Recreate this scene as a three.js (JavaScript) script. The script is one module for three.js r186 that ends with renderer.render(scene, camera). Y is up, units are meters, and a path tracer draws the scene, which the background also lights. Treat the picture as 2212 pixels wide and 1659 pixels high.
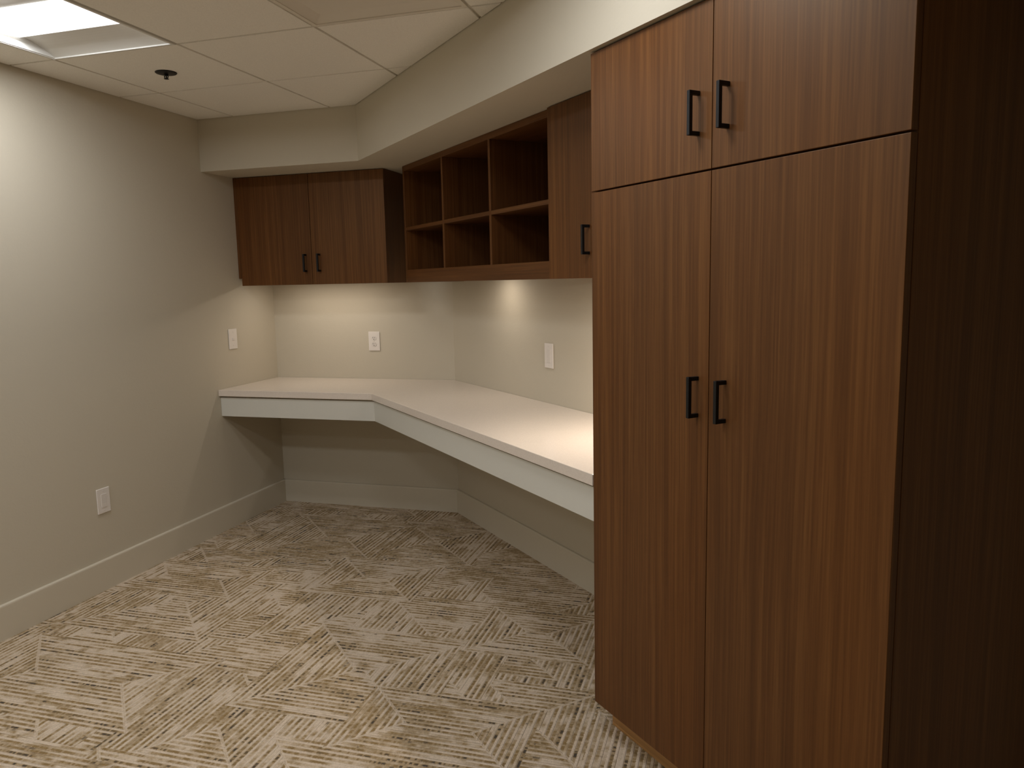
import * as THREE from 'three';
import { RoundedBoxGeometry } from 'three/addons/geometries/RoundedBoxGeometry.js';
import { RectAreaLightUniformsLib } from 'three/addons/lights/RectAreaLightUniformsLib.js';
import { mergeGeometries } from 'three/addons/utils/BufferGeometryUtils.js';

RectAreaLightUniformsLib.init();

// ---------------------------------------------------------------- camera, exposure
const D2R = Math.PI / 180;
const scene = new THREE.Scene();
scene.background = new THREE.Color(0x000000);
const camera = new THREE.PerspectiveCamera(2 * Math.atan(829.5 / 1658.12) / D2R, 2212 / 1659, 0.05, 40);
camera.position.set(2.9857, 1.4716, 4.5143);
camera.rotation.set(-7.6189 * D2R, 16.4389 * D2R, -1.188 * D2R, 'YXZ');
const renderer = new THREE.WebGLRenderer();
renderer.toneMapping = THREE.LinearToneMapping;
renderer.toneMappingExposure = 1.1;
renderer.shadowMap.enabled = true;
// lamp strengths (the lamps themselves are built further down, each with its fitting)
const TROFFER = { color: new THREE.Color(0.96, 0.985, 1.04), power: 20 };   // radiance of the lens
const TROFFER_NEAR = { color: TROFFER.color, power: 16 };
const TROFFER_REAR = { color: TROFFER.color, power: 22 };
const TROFFER_FAR = { color: TROFFER.color, power: 20 };
const PUCK = { color: new THREE.Color(0.97, 0.86, 0.75), power: 180 };

// ---------------------------------------------------------------- measures of the room (metres)
const XB = 1.2796;                 // where the back wall meets the angled wall
const S = Math.SQRT1_2;
const HC = 2.4234;                 // ceiling tile face
const HS = 2.1336;                 // underside of the soffit
const ZS = 0.647, DS = 0.652;      // soffit depth on the back wall, on the angled wall
const TILE = 0.6096, GX = 0.239, GZ = 1.834;
const ROOM_Z = 6.4, ROOM_T = 6.4;
const ROOM_X = XB + S * ROOM_T;
const TURN = -Math.PI / 4;         // local x runs along the angled wall, local z out of it
const at = (t, y, d) => [XB + S * t - S * d, y, S * t + S * d];

// ---------------------------------------------------------------- random numbers and noise
function rng(seed) { let a = seed >>> 0; return () => { a = (a + 0x6D2B79F5) | 0; let t = Math.imul(a ^ (a >>> 15), 1 | a); t = (t + Math.imul(t ^ (t >>> 7), 61 | t)) ^ t; return ((t ^ (t >>> 14)) >>> 0) / 4294967296; }; }
function hash(x, y, z = 0) { let h = Math.imul(x | 0, 374761393) ^ Math.imul(y | 0, 668265263) ^ Math.imul(z | 0, 2147483647 - 40503); h = Math.imul(h ^ (h >>> 13), 1274126177); return ((h ^ (h >>> 16)) >>> 0) / 4294967296; }
const mod = (a, n) => ((a % n) + n) % n;
function pnoise(x, y, px, py, seed) {            // value noise that repeats after px, py cells
  const x0 = Math.floor(x), y0 = Math.floor(y), fx = x - x0, fy = y - y0;
  const sx = fx * fx * (3 - 2 * fx), sy = fy * fy * (3 - 2 * fy);
  const a = hash(mod(x0, px), mod(y0, py), seed), b = hash(mod(x0 + 1, px), mod(y0, py), seed);
  const c = hash(mod(x0, px), mod(y0 + 1, py), seed), d = hash(mod(x0 + 1, px), mod(y0 + 1, py), seed);
  return (a + (b - a) * sx) * (1 - sy) + (c + (d - c) * sx) * sy;
}
const clamp = (v, a = 0, b = 1) => Math.min(b, Math.max(a, v));
const smooth = (a, b, v) => { const t = clamp((v - a) / (b - a)); return t * t * (3 - 2 * t); };
function dataTexture(w, h, fill, srgb) {
  const px = new Uint8Array(w * h * 4), c = [0, 0, 0];
  for (let y = 0, k = 0; y < h; y++) for (let x = 0; x < w; x++, k += 4) { fill(x, y, c); px[k] = clamp(c[0], 0, 255); px[k + 1] = clamp(c[1], 0, 255); px[k + 2] = clamp(c[2], 0, 255); px[k + 3] = 255; }
  const t = new THREE.DataTexture(px, w, h, THREE.RGBAFormat);
  t.wrapS = t.wrapT = THREE.RepeatWrapping; t.magFilter = THREE.LinearFilter; t.minFilter = THREE.LinearMipmapLinearFilter; t.generateMipmaps = true;
  if (srgb) t.colorSpace = THREE.SRGBColorSpace;
  t.needsUpdate = true; return t;
}

// ---------------------------------------------------------------- textures
// walnut laminate: straight grain along v; the map covers 0.9 m across the grain and 2.7 m along it
const WOOD_U = 0.9, WOOD_V = 2.7;
function woodTexture(dark, mid, light) {
  return dataTexture(1024, 1024, (x, y, c) => {
    const u = x / 1024, v = y / 1024;
    const warp = (pnoise(u * 6, v * 4, 6, 4, 5) - 0.5) * 0.012;
    const uu = u + warp;
    const broad = pnoise(uu * 9, v * 2, 9, 2, 11) * 0.6 + pnoise(uu * 23, v * 3, 23, 3, 12) * 0.4;
    const band = pnoise(uu * 64, v * 4, 64, 4, 13);
    const fine = pnoise(uu * 190, v * 7, 190, 7, 14);
    const pore = pnoise(uu * 420, v * 34, 420, 34, 15);
    let k = 0.3 * broad + 0.22 * band + 0.3 * fine + 0.18 * pore;
    k = clamp((k - 0.22) / 0.56);
    const a = k < 0.5 ? dark : mid, b = k < 0.5 ? mid : light, f = k < 0.5 ? k * 2 : k * 2 - 1;
    const tint = (pnoise(uu * 5, v * 3, 5, 3, 21) - 0.5) * 5;
    c[0] = a[0] + (b[0] - a[0]) * f + tint; c[1] = a[1] + (b[1] - a[1]) * f; c[2] = a[2] + (b[2] - a[2]) * f - tint;
  }, true);
}
// patterned carpet: nested squares of yarn rows, mitred at the corners and cut into one another
const CARPET = 2.4384, CN = 2048;
const carpetSquares = (() => {
  const r = rng(4021), list = [];
  for (let i = 0; i < 34; i++) { const half = 0.17 + 0.24 * r(); list.push([r() * CARPET, r() * CARPET, half * (0.8 + 0.6 * r()), half * (0.8 + 0.6 * r())]); }
  // the clearest corners of the pattern, where the photograph shows them
  for (const s of [[0.58, 2.33, 0.47, 0.265], [1.62, 2.02, 0.36, 0.34], [0.33, 1.36, 0.36, 0.2], [1.25, 1.15, 0.3, 0.24], [2.2, 1.55, 0.26, 0.22], [2.05, 2.3, 0.32, 0.2]]) list.push(s);
  return list;
})();
function carpetAt(X, Z, out) {
  let id = -1, dx = 0, dz = 0, hx = 1, hz = 1;
  for (let i = carpetSquares.length - 1; i >= 0; i--) {
    const q = carpetSquares[i];
    dx = mod(X - q[0] + CARPET / 2, CARPET) - CARPET / 2; dz = mod(Z - q[1] + CARPET / 2, CARPET) - CARPET / 2;
    if (Math.abs(dx) < q[2] && Math.abs(dz) < q[3]) { id = i; hx = q[2]; hz = q[3]; break; }
  }
  let along, across, side;
  if (id < 0) { along = X; across = Z; side = 0; }
  else if (hx - Math.abs(dx) < hz - Math.abs(dz)) { along = Z; across = X; side = dx > 0 ? 1 : 2; }
  else { along = X; across = Z; side = dz > 0 ? 3 : 4; }
  const edge = id < 0 ? 1 : Math.abs((hx - Math.abs(dx)) - (hz - Math.abs(dz)));
  const rows = 216, pitch = CARPET / rows;                         // yarn rows 11.3 mm apart, every second one plain
  const row = mod(Math.floor(across / pitch), rows), f = mod(across / pitch, 1), n = CARPET;
  const key = id * 8 + side, fleck = row & 1;
  const kind = hash(row, key, 7);
  const a = mod(along, n) / n;
  const run = pnoise(a * 24 + kind * 24, row + 0.5, 24, rows, key + 31) * 0.55 + pnoise(a * 70, row + 0.5, 70, rows, key + 57) * 0.3 + pnoise(a * 160, row + 0.5, 160, rows, key + 77) * 0.15;
  const patch = pnoise(mod(X, n) / n * 17, mod(Z, n) / n * 17, 17, 17, 91) * 0.6 + pnoise(mod(X, n) / n * 41, mod(Z, n) / n * 41, 41, 41, 93) * 0.4;
  const tuft = pnoise(a * 330, row * 3 + 0.5, 330, rows * 3, 17), fuzz = pnoise(a * 700, (row + f) * 3, 700, rows * 3, 19);
  let tan = 0, ink = 0;
  if (fleck) {
    tan = smooth(0.2, 0.5, run + (patch - 0.5) * 0.42 + (0.5 - kind) * 0.26) * (0.55 + 0.45 * smooth(0.25, 0.65, tuft));
    if (kind < 0.55) ink = smooth(0.46, 0.66, run + (patch - 0.5) * 0.25 + (0.25 - kind) * 0.16) * smooth(0.4, 0.66, tuft);
  } else { tan = 0.7 * smooth(0.47, 0.67, patch * 0.35 + run * 0.65) * (0.55 + 0.45 * tuft); ink = 0.5 * smooth(0.66, 0.74, run) * smooth(0.55, 0.7, tuft); }
  const wave = (fuzz - 0.5) * 0.34 + (tuft - 0.5) * 0.2;
  const widen = fleck ? smooth(-0.16, 0.1, f + wave) * smooth(1.16, 0.9, f + wave) : 1;
  tan *= widen; ink *= widen * smooth(0.02, 0.25, f) * smooth(0.98, 0.75, f);
  if (edge < 0.008) { tan *= 0.25; ink *= 0.2; }
  const groove = fleck ? 0.55 : 1 - smooth(0.0, 0.25, f) * smooth(1.0, 0.75, f);
  out.tan = tan; out.ink = ink; out.groove = groove; out.tuft = fuzz; out.speck = hash(Math.floor(X * 900), Math.floor(Z * 900), 3);
  out.slow = patch;
}
const carpetColours = { cream: [205, 187, 164], tan: [137, 112, 71], ink: [58, 53, 50] };
const carpetHeight = new Uint8Array(CN * CN);
const carpetMap = (() => {
  const o = {}, { cream, tan, ink } = carpetColours;
  return dataTexture(CN, CN, (x, y, c) => {
    const X = (x + 0.5) / CN * CARPET, Z = (y + 0.5) / CN * CARPET;
    carpetAt(X, Z, o);
    const g = (o.tuft - 0.5) * 16 + (o.speck - 0.5) * 12;
    for (let i = 0; i < 3; i++) { let v = cream[i] + (tan[i] - cream[i]) * o.tan; v += (ink[i] - v) * o.ink * 0.8; c[i] = v + g * (0.6 + v / 300); }
    carpetHeight[y * CN + x] = 255 * clamp(0.35 + 0.65 * (1 - o.groove) - 0.22 * o.tan - 0.1 * o.ink + 0.12 * (o.tuft - 0.5));
  }, true);
})();
const carpetBump = dataTexture(CN, CN, (x, y, c) => { c[0] = c[1] = c[2] = carpetHeight[y * CN + x]; });
const tileMap = dataTexture(512, 512, (x, y, c) => {
  const n = pnoise(x / 4, y / 4, 128, 128, 3) * 0.5 + pnoise(x / 1.6, y / 1.6, 320, 320, 4) * 0.5;
  const pit = hash(x >> 1, y >> 1, 9) > 0.985 ? -14 : 0; const v = 237 + (n - 0.5) * 12 + pit; c[0] = v; c[1] = v - 4; c[2] = v - 13;
}, true);
const topMap = dataTexture(512, 512, (x, y, c) => {
  const n = (hash(x, y, 5) - 0.5) * 9 + (pnoise(x / 5, y / 5, 103, 103, 6) - 0.5) * 6 + (hash(x >> 1, y >> 1, 8) > 0.98 ? -16 : 0);
  c[0] = 226 + n; c[1] = 214 + n; c[2] = 200 + n;
}, true);
const paintBump = dataTexture(256, 256, (x, y, c) => { c[0] = c[1] = c[2] = 255 * (0.5 * pnoise(x / 5, y / 5, 52, 52, 1) + 0.5 * pnoise(x / 2, y / 2, 128, 128, 2)); });

// ---------------------------------------------------------------- materials
const std = (o) => new THREE.MeshStandardMaterial(o);
const M = {
  wall: std({ color: 0xc7beaa, roughness: 0.72, bumpMap: paintBump, bumpScale: 0.0003 }),
  trim: std({ color: 0xcfc6b2, roughness: 0.5 }),
  tile: std({ map: tileMap, roughness: 0.95 }),
  tee: std({ color: 0xd8d2c4, roughness: 0.5 }),
  deck: std({ color: 0x8c867c, roughness: 0.95 }),
  carpet: std({ map: carpetMap, bumpMap: carpetBump, bumpScale: 0.004, roughness: 1 }),
  wood: new THREE.MeshPhysicalMaterial({ map: woodTexture([82, 49, 24], [97, 60, 30], [115, 76, 40]), roughness: 0.45, specularIntensity: 0.8, specularColor: new THREE.Color(1, 0.82, 0.55) }),
  toe: std({ map: woodTexture([150, 108, 62], [172, 128, 76], [190, 148, 94]), roughness: 0.5 }),
  top: std({ map: topMap, roughness: 0.16 }),
  apron: std({ color: 0xd3d1c6, roughness: 0.45 }),
  black: std({ color: 0x121212, roughness: 0.45, metalness: 0.3 }),
  plate: std({ color: 0xe6dfd6, roughness: 0.35 }),
  socket: std({ color: 0xe0d9d0, roughness: 0.4 }),
  slot: std({ color: 0x2a2522, roughness: 0.8 }),
  fixture: std({ color: 0xd9d7d0, roughness: 0.42 }),
  vent: std({ color: 0xdad3c6, roughness: 0.55 }),
  sprinkler: std({ color: 0x201d1a, roughness: 0.4, metalness: 0.5 }),
  puck: std({ color: 0xb9b4ab, roughness: 0.35, metalness: 0.6 }),
  lens: std({ color: 0xffffff, emissive: 0xffffff, emissiveIntensity: 1.6, roughness: 0.5 }),
  puckLens: std({ color: 0xffffff, emissive: 0xffdcae, emissiveIntensity: 1.5, roughness: 0.5 }),
};

// ---------------------------------------------------------------- helpers
const used = new Map();
function numbered(n) { const k = used.get(n) || 0; used.set(n, k + 1); return k ? `${n}_${String(k).padStart(3, '0')}` : n; }
function shade(o) { o.traverse((m) => { if (m.isMesh) { m.castShadow = true; m.receiveShadow = true; } }); return o; }
function obj(name, geometry, material, parent) { const m = new THREE.Mesh(geometry, material); m.name = name; m.castShadow = m.receiveShadow = true; parent.add(m); return m; }
function thing(name, label, category, position, turn = 0, group) {
  const g = new THREE.Group(); g.name = numbered(name); g.position.set(...position); g.rotation.y = turn;
  g.userData = { label, category }; if (group) g.userData.group = group; scene.add(g); return g;
}
function struct(name, geometry, material, label) {
  const m = geometry ? new THREE.Mesh(geometry, material) : new THREE.Group(); m.name = name; m.castShadow = m.receiveShadow = true;
  m.userData = { kind: 'structure', label, category: name.split('_')[0] }; scene.add(m); return m;
}
let seedU = 0;
/** uv in metres from the position, so that grain keeps its size; grain 'y' runs upright, 'x' along x, 'z' along z */
function grainUV(g, grain, offset = true) {
  const p = g.attributes.position, n = g.attributes.normal, uv = new Float32Array(p.count * 2);
  const ou = offset ? hash(++seedU, 3) * WOOD_U : 0, ov = offset ? hash(seedU, 8) * WOOD_V : 0;
  for (let i = 0; i < p.count; i++) {
    const x = p.getX(i), y = p.getY(i), z = p.getZ(i), ax = Math.abs(n.getX(i)), ay = Math.abs(n.getY(i)), az = Math.abs(n.getZ(i));
    let u, v;
    if (grain === 'y') { if (ay > ax && ay > az) { u = x; v = z; } else { u = ax > az ? z : x; v = y; } }
    else if (grain === 'x') { v = ax > ay && ax > az ? z : x; u = ay > az ? z : y; }
    else { v = az > ax && az > ay ? x : z; u = ax > ay ? y : x; }
    uv[2 * i] = (u + ou) / WOOD_U; uv[2 * i + 1] = (v + ov) / WOOD_V;
  }
  g.setAttribute('uv', new THREE.BufferAttribute(uv, 2)); return g;
}
function box(x0, x1, y0, y1, z0, z1, r = 0.0015) {
  const w = x1 - x0, h = y1 - y0, d = z1 - z0;
  const g = r ? new RoundedBoxGeometry(w, h, d, 2, Math.min(r, w / 2.1, h / 2.1, d / 2.1)) : new THREE.BoxGeometry(w, h, d);
  g.translate((x0 + x1) / 2, (y0 + y1) / 2, (z0 + z1) / 2); return g;
}
const wbox = (x0, x1, y0, y1, z0, z1, grain = 'y', r = 0.0015) => grainUV(box(x0, x1, y0, y1, z0, z1, r), grain);
/** plan polygon [[x, z], ...] raised from y0 to y1 */
function slab(points, y0, y1, bevel = 0) {
  const s = new THREE.Shape(points.map(([x, z]) => new THREE.Vector2(x, -z)));
  const g = new THREE.ExtrudeGeometry(s, { depth: y1 - y0 - 2 * bevel, bevelEnabled: bevel > 0, bevelThickness: bevel, bevelSize: bevel, bevelOffset: -bevel, bevelSegments: 2 });
  g.rotateX(-Math.PI / 2); g.translate(0, y0 + bevel, 0); return g;
}
function metricUV(g, size) {
  const p = g.attributes.position, n = g.attributes.normal, uv = new Float32Array(p.count * 2);
  for (let i = 0; i < p.count; i++) {
    const ax = Math.abs(n.getX(i)), ay = Math.abs(n.getY(i)), az = Math.abs(n.getZ(i));
    const [u, v] = ay >= ax && ay >= az ? [p.getX(i), p.getZ(i)] : ax > az ? [p.getZ(i), p.getY(i)] : [p.getX(i), p.getY(i)];
    uv[2 * i] = u / size; uv[2 * i + 1] = v / size;
  }
  g.setAttribute('uv', new THREE.BufferAttribute(uv, 2)); return g;
}
/** a profile [[out, up], ...] run along z from 0 to length */
function run(profile, length) {
  const g = new THREE.ExtrudeGeometry(new THREE.Shape(profile.map(([a, b]) => new THREE.Vector2(a, b))), { depth: length, bevelEnabled: false });
  return g;
}

// ---------------------------------------------------------------- the room shell
const WT = 0.12, TOP = 2.75;
const plan = [[0, 0], [XB, 0], [ROOM_X, S * ROOM_T], [ROOM_X, ROOM_Z], [0, ROOM_Z]];
struct('floor', metricUV(slab([[-WT, -WT], [XB + 0.05, -WT], [ROOM_X + WT, S * ROOM_T - 0.07], [ROOM_X + WT, ROOM_Z + WT], [-WT, ROOM_Z + WT]], -0.1, 0), CARPET), M.carpet, 'cream and brown striped patterned carpet floor');
struct('wall_left', metricUV(box(-WT, 0, 0, TOP, -WT, ROOM_Z, 0), 0.5), M.wall, 'plain beige painted wall on the left');
struct('wall_back', metricUV(box(0, XB, 0, TOP, -WT, 0, 0), 0.5), M.wall, 'short beige wall behind the corner desk');
struct('wall_right', metricUV(slab([[XB, 0], [ROOM_X, S * ROOM_T], [ROOM_X + S * WT, S * ROOM_T - S * WT], [XB + S * WT, -S * WT]], 0, TOP), 0.5), M.wall, 'angled beige wall behind shelves and cabinets');
struct('wall_side', metricUV(box(ROOM_X, ROOM_X + WT, 0, TOP, S * ROOM_T, ROOM_Z, 0), 0.5), M.wall, 'beige wall to the right of the viewer');
struct('wall_front', metricUV(box(-WT, ROOM_X + WT, 0, TOP, ROOM_Z, ROOM_Z + WT, 0), 0.5), M.wall, 'beige wall behind the viewer');
// soffit above the cabinets
const softCorner = [XB - S * DS + (ZS - S * DS), ZS];
struct('trim_1', metricUV(slab([[0, 0], [XB, 0], [ROOM_X, S * ROOM_T], [ROOM_X - S * DS, S * ROOM_T + S * DS], softCorner, [0, ZS]], HS, TOP), 0.5), M.wall, 'beige drywall soffit running above the cabinets');

// baseboards with a stepped, eased top
const BB = [[0, 0], [0.015, 0], [0.015, 0.144], [0.0138, 0.149], [0.0105, 0.152], [0, 0.152]];
{
  const l = run(BB, ROOM_Z); struct('baseboard_left', l, M.trim, 'painted baseboard along the left wall');
  const b = run(BB, XB - 0.004); b.rotateY(-Math.PI / 2); b.translate(XB - 0.004, 0, 0); b.scale(1, 1, 1);
  struct('baseboard_back', b, M.trim, 'painted baseboard under the corner desk on the back wall');
  const r = run(BB, 2.43); r.rotateY(-Math.PI / 2); r.translate(2.43, 0, 0); r.rotateY(TURN); r.translate(XB, 0, 0);
  struct('baseboard_right', r, M.trim, 'painted baseboard under the desk on the angled wall');
}

// suspended ceiling: tiles of 0.61 m that stand a little below narrow tee bars
const ceiling = struct('ceiling', null, null, 'suspended ceiling of square off-white tiles');
const inside = [[1, 0, 0], [-1, 0, ROOM_X], [0, 1, -ZS], [0, -1, ROOM_Z], [-S, S, S * XB - DS]];      // a x + b z + c >= 0
function clip(poly, inset) {
  for (const [a, b, c] of inside) {
    const out = [];
    for (let i = 0; i < poly.length; i++) {
      const p = poly[i], q = poly[(i + 1) % poly.length], dp = a * p[0] + b * p[1] + c - inset, dq = a * q[0] + b * q[1] + c - inset;
      if (dp >= 0) out.push(p);
      if (dp >= 0 !== dq >= 0) { const k = dp / (dp - dq); out.push([p[0] + (q[0] - p[0]) * k, p[1] + (q[1] - p[1]) * k]); }
    }
    poly = out; if (poly.length < 3) return null;
  }
  let area = 0; poly.forEach((p, i) => { const q = poly[(i + 1) % poly.length]; area += p[0] * q[1] - q[0] * p[1]; });
  return Math.abs(area) > 0.0006 ? poly : null;
}
const fixtureCells = new Set(['0,0', '3,1', '0,3', '2,3', '0,5', '2,0']);
const GAP = 0.0065;
for (let i = -1; i < 10; i++) for (let j = -2; j < 8; j++) {
  if (fixtureCells.has(`${i},${j}`)) continue;
  const x0 = GX + i * TILE + GAP, x1 = GX + (i + 1) * TILE - GAP, z0 = GZ + j * TILE + GAP, z1 = GZ + (j + 1) * TILE - GAP;
  const poly = clip([[x0, z0], [x1, z0], [x1, z1], [x0, z1]], 0.003);
  if (poly) obj('ceiling_tile', metricUV(slab(poly, HC, HC + 0.016, 0.0015), 0.4), M.tile, ceiling);
}
for (let i = 0; i < 10; i++) { const x = GX + i * TILE, p = clip([[x - 0.0075, 0], [x + 0.0075, 0], [x + 0.0075, ROOM_Z], [x - 0.0075, ROOM_Z]], 0.001); if (p) obj('tee_bar', slab(p, HC + 0.007, HC + 0.013), M.tee, ceiling); }
for (let j = -1; j < 8; j++) { const z = GZ + j * TILE, p = clip([[0, z - 0.0075], [ROOM_X, z - 0.0075], [ROOM_X, z + 0.0075], [0, z + 0.0075]], 0.001); if (p) obj('tee_bar', slab(p, HC + 0.0072, HC + 0.0128), M.tee, ceiling); }
obj('deck', slab([[0, 0], [ROOM_X, 0], [ROOM_X, ROOM_Z], [0, ROOM_Z]], TOP - 0.01, TOP + 0.1), M.deck, ceiling);

// ---------------------------------------------------------------- recessed lights
function ring(x0, x1, z0, z1, w, y0, y1) {                         // four bars of a square frame
  return mergeGeometries([box(x0, x1, y0, y1, z0, z0 + w, 0), box(x0, x1, y0, y1, z1 - w, z1, 0), box(x0, x0 + w, y0, y1, z0 + w, z1 - w, 0), box(x1 - w, x1, y0, y1, z0 + w, z1 - w, 0)]);
}
function troffer(i, j, label, lamp) {
  const t = thing('recessed_ceiling_light', label, 'light', [GX + (i + 0.5) * TILE, HC, GZ + (j + 0.5) * TILE], 0, 'recessed ceiling lights');
  const H = TILE / 2 - 0.004;
  obj('frame', ring(-H, H, -H, H, 0.012, -0.003, 0.012), M.fixture, t);
  // two curved reflectors rise from the long edges to the lens
  const LZ = 0.128, LY = 0.036, IN = H - 0.012;
  for (const s of [-1, 1]) {
    const pts = []; for (let k = 0; k <= 10; k++) { const f = k / 10; pts.push([IN + (LZ - IN) * f, 0.002 + (LY + 0.004) * Math.sin(f * Math.PI / 2)]); }
    const shape = [...pts, [LZ, LY + 0.014], [IN, LY + 0.014]];
    const g = run(shape, 2 * IN); g.translate(0, 0, -IN); g.rotateY(s > 0 ? -Math.PI / 2 : Math.PI / 2);
    obj('reflector', g, M.fixture, t);
  }
  for (const s of [-1, 1]) obj('end_plate', box(s > 0 ? IN - 0.006 : -IN, s > 0 ? IN : -IN + 0.006, 0.0, LY + 0.014, -IN, IN, 0), M.fixture, t);
  obj('housing', box(-IN, IN, LY + 0.014, LY + 0.06, -IN, IN, 0), M.fixture, t);
  const lens = run([[-LZ, LY], [-LZ * 0.6, LY - 0.007], [0, LY - 0.010], [LZ * 0.6, LY - 0.007], [LZ, LY], [LZ, LY + 0.006], [-LZ, LY + 0.006]], 2 * IN - 0.016);
  lens.translate(0, 0, -IN + 0.008); lens.rotateY(Math.PI / 2);
  const l = obj('lens', lens, M.lens, t); l.userData.label = 'glowing white lens';
  const a = new THREE.RectAreaLight(lamp.color, lamp.power, 2 * IN - 0.03, 2 * LZ - 0.01);
  a.position.set(0, LY - 0.0125, 0); a.rotation.x = -Math.PI / 2; t.add(a);
  return t;
}
troffer(0, 0, 'lit square recessed ceiling light near the left wall', TROFFER);
troffer(0, 3, 'lit square recessed ceiling light behind the viewer near the left wall', TROFFER_REAR);
troffer(2, 3, 'lit square recessed ceiling light behind the viewer in the middle of the room', TROFFER_REAR);
troffer(0, 5, 'lit square recessed ceiling light far behind the viewer near the left wall', TROFFER_FAR);
troffer(3, 1, 'lit square recessed ceiling light in front of the tall wooden cabinet, above the frame', TROFFER_NEAR);

// ---------------------------------------------------------------- ceiling vent with a plain square face
{
  const t = thing('ceiling_vent', 'square off-white ceiling vent with plain recessed face near the soffit', 'vent', [GX + 2.5 * TILE, HC, GZ + 0.5 * TILE]);
  const H = TILE / 2 - 0.004;
  obj('frame', ring(-H, H, -H, H, 0.016, -0.002, 0.012), M.vent, t);
  const IN = H - 0.016, IN2 = IN - 0.04, slopes = [];
  for (let k = 0; k < 4; k++) { const g = new THREE.BufferGeometry(); const v = [-IN, 0.001, IN, IN, 0.001, IN, IN2, 0.018, IN2, -IN, 0.001, IN, IN2, 0.018, IN2, -IN2, 0.018, IN2]; g.setAttribute('position', new THREE.Float32BufferAttribute(v, 3)); g.setAttribute('uv', new THREE.Float32BufferAttribute(new Array(12).fill(0), 2)); g.computeVertexNormals(); g.rotateY(k * Math.PI / 2); slopes.push(g); }
  const sl = obj('flared_lip', mergeGeometries(slopes), M.vent, t); sl.material = M.vent.clone(); sl.material.side = THREE.DoubleSide;
  obj('back_box', box(-IN, IN, 0.045, 0.1, -IN, IN, 0), M.vent, t);
  obj('face_panel', box(-IN2 - 0.006, IN2 + 0.006, 0.0178, 0.024, -IN2 - 0.006, IN2 + 0.006, 0), M.vent, t);
}

// ---------------------------------------------------------------- sprinkler head
{
  const t = thing('fire_sprinkler', 'small dark pendent sprinkler head hanging from the ceiling tile', 'sprinkler', [0.5285, HC, 1.518]);
  const lathe = (p) => new THREE.LatheGeometry(p.map(([a, b]) => new THREE.Vector2(a, b)), 32);
  obj('escutcheon', lathe([[0, 0], [0.045, 0], [0.046, -0.002], [0.043, -0.005], [0.03, -0.0085], [0.014, -0.0095], [0, -0.0095]]), M.sprinkler, t);
  obj('body', lathe([[0, -0.009], [0.009, -0.009], [0.009, -0.013], [0.007, -0.015], [0, -0.015]]), M.sprinkler, t);
  for (const s of [-1, 1]) { const c = new THREE.CatmullRomCurve3([new THREE.Vector3(s * 0.007, -0.013, 0), new THREE.Vector3(s * 0.0095, -0.018, 0), new THREE.Vector3(s * 0.007, -0.024, 0), new THREE.Vector3(0, -0.027, 0)]); obj('frame_arm', new THREE.TubeGeometry(c, 12, 0.0022, 8), M.sprinkler, t); }
  obj('bulb', lathe([[0, -0.014], [0.0026, -0.016], [0.003, -0.02], [0.002, -0.0255], [0, -0.026]]), M.sprinkler, t);
  obj('deflector', lathe([[0, -0.0265], [0.0105, -0.027], [0.0112, -0.0285], [0.01, -0.029], [0, -0.029]]), M.sprinkler, t);
}

// ---------------------------------------------------------------- bar pulls
function pull(parent, x, y0, y1, z) {                              // square bar pull, standing 34 mm off its door
  const w = 0.0105, out = 0.034;
  const h = obj('handle', mergeGeometries([box(x - w / 2, x + w / 2, y0, y1, z + out - w, z + out, 0.0012), box(x - w / 2, x + w / 2, y1 - w, y1, z, z + out - 0.002, 0.0012), box(x - w / 2, x + w / 2, y0, y0 + w, z, z + out - 0.002, 0.0012)]), M.black, parent);
  h.userData.label = 'black square bar handle'; return h;
}
function door(parent, x0, x1, y0, y1, z0, z1, hx, h0, h1) {
  const d = obj('door', wbox(x0, x1, y0, y1, z0, z1), M.wood, parent);
  if (hx !== undefined) pull(d, hx, h0, h1, z1);
  return d;
}

// ---------------------------------------------------------------- tall cabinet
{
  const T0 = 2.4397, T1 = 3.4723, W = T1 - T0, D = 0.6336, mid = 2.9512 - T0, g = 0.0011;
  const t = thing('tall_cabinet', 'tall walnut wooden storage cabinet with four doors, reaching the soffit', 'cabinet', at(T0, 0, 0), TURN);
  const back = D - 0.0215;
  obj('side_panel', wbox(0, 0.019, 0.0965, HS - 0.001, 0.004, back), M.wood, t);
  obj('side_panel', wbox(W - 0.019, W, 0.0, HS - 0.001, 0.004, back), M.wood, t);
  obj('back_panel', wbox(0.019, W - 0.019, 0.0965, HS - 0.001, 0.004, 0.016), M.wood, t);
  obj('top_panel', wbox(0.019, W - 0.019, HS - 0.02, HS - 0.001, 0.016, back, 'x'), M.wood, t);
  obj('bottom_panel', wbox(0.019, W - 0.019, 0.0965, 0.1155, 0.016, back, 'x'), M.wood, t);
  obj('shelf', wbox(0.019, W - 0.019, 1.7313 - 0.012, 1.7313 + 0.012, 0.016, back - 0.002, 'x'), M.wood, t);
  const G = 1.7313, z0 = D - 0.0195;
  door(t, 0.0, mid - g, G + 0.0022, HS - 0.004, z0, D, 2.9035 - T0, 1.8175, 1.924);
  door(t, mid + g, W, G + 0.0022, HS - 0.004, z0, D, 3.004 - T0, 1.8175, 1.924);
  door(t, 0.0, mid - g, 0.0965, G - 0.0022, z0, D, 2.9105 - T0, 1.114, 1.2205);
  door(t, mid + g, W, 0.0965, G - 0.0022, z0, D, 3.0085 - T0, 1.114, 1.2205);
  const k = obj('toe_kick', wbox(0.011, W - 0.019, 0, 0.0965, 0.555, 0.5705, 'x'), M.toe, t); k.userData.label = 'pale brown toe kick board';
}

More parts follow.
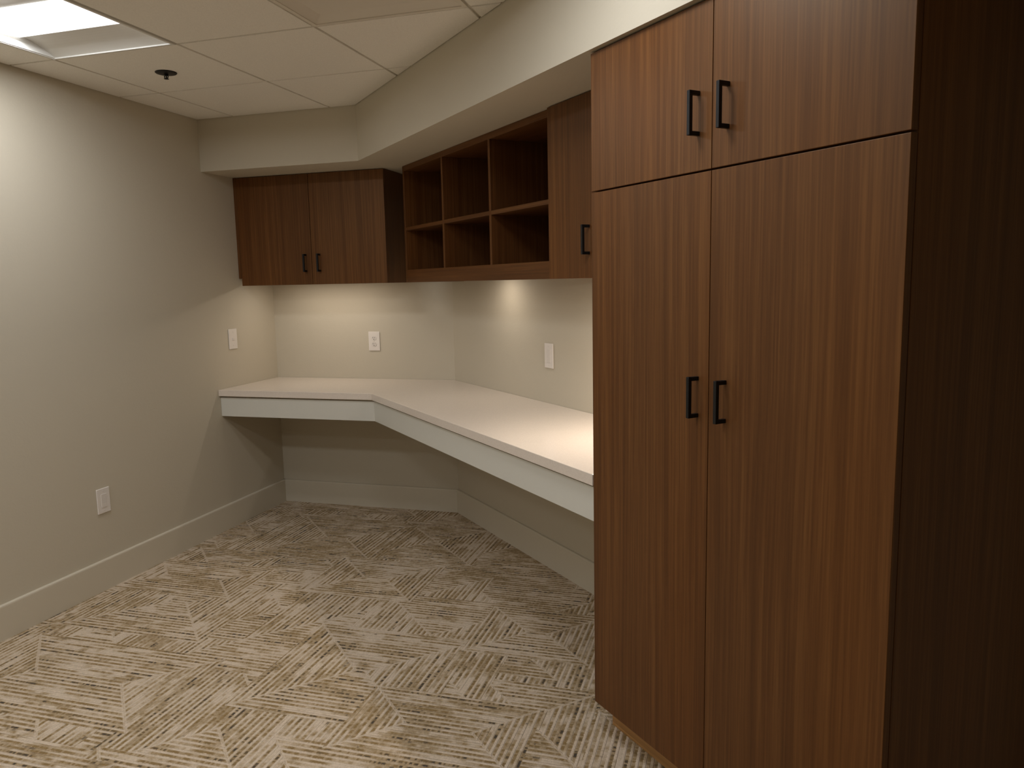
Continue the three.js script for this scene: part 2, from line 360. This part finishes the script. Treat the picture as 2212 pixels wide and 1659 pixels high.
// ---------------------------------------------------------------- wall cabinets and open shelves
const HB = 1.4775, CB = 1.513;                                     // lower edge of doors, underside of the boxes
{
  const t = thing('wall_cabinet', 'walnut two-door wall cabinet in the corner beside the left wall', 'cabinet', [0.001, HB, 0.001], 0, 'walnut wall cabinets');
  const y = (v) => v - HB, W = 1.0096, SP = 0.517;
  obj('side_panel', wbox(0.02, 0.039, y(CB), y(HS) - 0.001, 0, 0.334), M.wood, t);
  obj('side_panel', wbox(W - 0.019, W, y(HB), y(HS) - 0.001, 0, 0.334), M.wood, t);
  obj('top_panel', wbox(0.039, W - 0.019, y(HS) - 0.02, y(HS) - 0.001, 0, 0.334, 'x'), M.wood, t);
  obj('bottom_panel', wbox(0.039, W - 0.019, y(CB), y(CB) + 0.019, 0, 0.334, 'x'), M.wood, t);
  obj('back_panel', wbox(0.039, W - 0.019, y(CB) + 0.019, y(HS) - 0.02, 0, 0.008), M.wood, t);
  obj('filler_strip', wbox(0, 0.019, y(1.522), y(HS) - 0.001, 0.315, 0.356), M.wood, t);
  door(t, 0.0205, SP - 0.0012, 0, y(HS) - 0.003, 0.3365, 0.356, 0.478, y(1.553), y(1.6595));
  door(t, SP + 0.0012, W, 0, y(HS) - 0.003, 0.3365, 0.356, 0.571, y(1.553), y(1.6595));
}
{
  const T0 = 0.157, W = 1.6185, D = 0.36;
  const t = thing('open_shelf_cabinet', 'walnut open wall shelf unit with six empty compartments on the angled wall', 'shelf', at(T0, HB, 0.001), TURN);
  const y = (v) => v - HB, b = 0.71 - T0, c = 1.2385 - T0, P = 0.0095;
  obj('side_panel', wbox(0, 0.022, y(HB), y(HS) - 0.001, 0, D), M.wood, t);
  obj('side_panel', wbox(W - 0.019, W, y(HB), y(HS) - 0.001, 0, D), M.wood, t);
  for (const m of [b, c]) obj('divider', wbox(m - P, m + P, y(1.549), y(HS) - 0.03, 0.008, D), M.wood, t);
  for (const [a, e] of [[0.022, b - P], [b + P, c - P], [c + P, W - 0.019]]) obj('shelf', wbox(a, e, y(1.7715), y(1.7905), 0.008, D - 0.001, 'x'), M.wood, t);
  obj('top_panel', wbox(0.022, W - 0.019, y(HS) - 0.03, y(HS) - 0.001, 0, D, 'x'), M.wood, t);
  obj('bottom_panel', wbox(0.022, W - 0.019, y(1.53), y(1.549), 0, D - 0.02, 'x'), M.wood, t);
  obj('bottom_rail', wbox(0.022, W - 0.019, y(HB), y(1.549), D - 0.0195, D, 'x'), M.wood, t);
  obj('back_panel', wbox(0.022, W - 0.019, y(1.549), y(HS) - 0.03, 0, 0.008), M.wood, t);
}
{
  const T0 = 1.7765, W = 2.4385 - T0, D = 0.38;
  const t = thing('wall_cabinet', 'walnut wall cabinet between open shelves and tall cabinet', 'cabinet', at(T0, HB, 0.001), TURN, 'walnut wall cabinets');
  const y = (v) => v - HB;
  obj('side_panel', wbox(0, 0.019, y(HB), y(HS) - 0.001, 0, D - 0.021), M.wood, t);
  obj('side_panel', wbox(W - 0.019, W, y(HB), y(HS) - 0.001, 0, D - 0.021), M.wood, t);
  obj('top_panel', wbox(0.019, W - 0.019, y(HS) - 0.02, y(HS) - 0.001, 0, D - 0.021, 'x'), M.wood, t);
  obj('bottom_panel', wbox(0.019, W - 0.019, y(CB), y(CB) + 0.019, 0, D - 0.021, 'x'), M.wood, t);
  obj('back_panel', wbox(0.019, W - 0.019, y(CB) + 0.019, y(HS) - 0.02, 0, 0.008), M.wood, t);
  door(t, 0.001, W / 2 - 0.0012, 0, y(HS) - 0.003, D - 0.02, D, W / 2 - 0.05, y(1.5625), y(1.669));
  door(t, W / 2 + 0.0012, W - 0.001, 0, y(HS) - 0.003, D - 0.02, D, W / 2 + 0.05, y(1.5625), y(1.669));
}

// ---------------------------------------------------------------- corner desk
{
  const t = thing('corner_desk', 'white corner desk built in along two walls below the cabinets', 'desk', [0, 0, 0]);
  const H = 0.861, TH = 0.038, Z = 0.632, D = 0.636, T = 2.4385, i = 0.0015;
  const corner = (z, d) => [XB - S * d + (z - S * d), z];
  const pt = (tt, d) => { const p = at(tt, 0, d); return [p[0], p[2]]; };
  const top = obj('worktop', metricUV(slab([[i, i], [XB - i * 0.4, i], pt(T, i), pt(T, D), corner(Z, D), [i, Z]], H - TH, H, 0.002), 0.35), M.top, t);
  top.userData.label = 'pale beige stone worktop';
  const a = 0.017, th = 0.019, y0 = 0.7, y1 = H - TH, ya = y1 - 0.01;
  const p1 = obj('apron_panel', slab([[i, Z - a], [i, Z - a - th], corner(Z - a - th, D - a - th), corner(Z - a, D - a)], y0, ya), M.apron, t);
  const p2 = obj('apron_panel', slab([corner(Z - a, D - a), corner(Z - a - th, D - a - th), pt(T, D - a - th), pt(T, D - a)], y0, ya), M.apron, t);
  p1.userData.label = 'white apron board'; p2.userData.label = 'white apron board';
  obj('wall_cleat', slab([[i, i], [XB - 0.01, i], [XB - 0.02, 0.04], [i, 0.04]], y1 - 0.06, y1), M.apron, t);
  obj('wall_cleat', slab([pt(0.02, i), pt(T, i), pt(T, 0.04), pt(0.045, 0.04)], y1 - 0.06, y1), M.apron, t);
}

// ---------------------------------------------------------------- outlet plates
function plate(name, kind, label, position, turn) {
  const t = thing(name, label, 'outlet', position, turn, 'white wall plates');
  const W = 0.0795, H = 0.124;
  obj('cover_plate', box(-W / 2, W / 2, -H / 2, H / 2, 0.0005, 0.0065, 0.0028), M.plate, t);
  const screw = (y) => { const g = new THREE.CylinderGeometry(0.0033, 0.0033, 0.0015, 16); g.rotateX(Math.PI / 2); g.translate(0, y, 0.0068); obj('screw', g, M.socket, t); };
  if (kind === 'duplex') {
    for (const s of [-1, 1]) {
      const y = s * 0.0195, g = new THREE.CylinderGeometry(0.0172, 0.0172, 0.003, 32); g.scale(1, 1, 0.82); g.rotateX(Math.PI / 2); g.translate(0, y, 0.0072);
      const r = obj('receptacle', g, M.socket, t);
      const parts = [box(-0.0075, -0.0053, y - 0.001, y + 0.008, 0.0078, 0.0092, 0), box(0.0053, 0.0075, y, y + 0.007, 0.0078, 0.0092, 0)];
      const e = new THREE.CylinderGeometry(0.0026, 0.0026, 0.0014, 12); e.rotateX(Math.PI / 2); e.translate(0, y - 0.0075, 0.0085); parts.push(e);
      for (const q of parts) obj('slot', q, M.slot, r);
    }
    screw(0);
  } else if (kind === 'block') {
    const r = obj('receptacle', box(-0.0167, 0.0167, -0.0335, 0.0335, 0.005, 0.0085, 0.001), M.socket, t), parts = [];
    for (const s of [-1, 1]) { const y = s * 0.0175; parts.push(box(-0.0072, -0.0052, y - 0.002, y + 0.006, 0.0078, 0.0087, 0), box(0.0052, 0.0072, y - 0.001, y + 0.005, 0.0078, 0.0087, 0)); }
    for (const q of parts) obj('slot', q, M.socket, r);
    screw(0.048); screw(-0.048);
  } else {
    obj('jack', box(-0.0085, 0.0085, -0.0085, 0.0085, 0.005, 0.0105, 0.001), M.socket, t);
    screw(0.042); screw(-0.042);
  }
  return t;
}
plate('wall_outlet', 'duplex', 'white duplex outlet on the short back wall above the desk', [0.7315, 1.106, 0], 0);
plate('wall_outlet', 'block', 'white outlet plate on the angled wall above the desk, beside tall cabinet', at(1.149, 1.1005, 0), TURN);
plate('jack_plate', 'jack', 'white single-jack plate on the left wall just above desk height', [0, 1.155, 0.463], Math.PI / 2);
plate('wall_outlet', 'block', 'white outlet plate low on the left wall above the baseboard', [0, 0.443, 1.56], Math.PI / 2);

// ---------------------------------------------------------------- puck lights under the wall cabinets
function puck(label, position, turn, power) {
  const t = thing('puck_light', label, 'light', position, turn, 'puck lights under the wall cabinets');
  const lathe = (p) => new THREE.LatheGeometry(p.map(([a, b]) => new THREE.Vector2(a, b)), 32);
  obj('housing', lathe([[0, 0], [0.034, 0], [0.034, -0.009], [0.032, -0.011], [0.027, -0.011], [0.026, -0.008], [0, -0.008]]), M.puck, t);
  obj('lens', lathe([[0, -0.0082], [0.0255, -0.0082], [0.024, -0.0105], [0, -0.0115]]), M.puckLens, t);
  const a = new THREE.RectAreaLight(PUCK.color, power, 0.046, 0.046);
  a.position.set(0, -0.0125, 0); a.rotation.x = -Math.PI / 2; t.add(a);
}
{
  const t = thing('light_bar', 'slim light bar fixed under the corner wall cabinet', 'light', [0.5, CB - 0.0005, 0.255]);
  obj('housing', box(-0.31, 0.31, -0.011, 0, -0.018, 0.018, 0.002), M.puck, t);
  obj('lens', box(-0.3, 0.3, -0.0125, -0.0105, -0.013, 0.013, 0.0006), M.puckLens, t);
  const a = new THREE.RectAreaLight(PUCK.color, 33, 0.59, 0.024);
  a.position.set(0, -0.0132, 0); a.rotation.x = -Math.PI / 2; t.add(a);
}
puck('small round light under the open shelf unit', at(0.77, 1.5295, 0.19), TURN, PUCK.power * 0.72);
puck('small round light under the wall cabinet beside the tall cabinet', at(2.1, CB - 0.0005, 0.2), TURN, PUCK.power * 5);

shade(scene);
renderer.render(scene, camera);
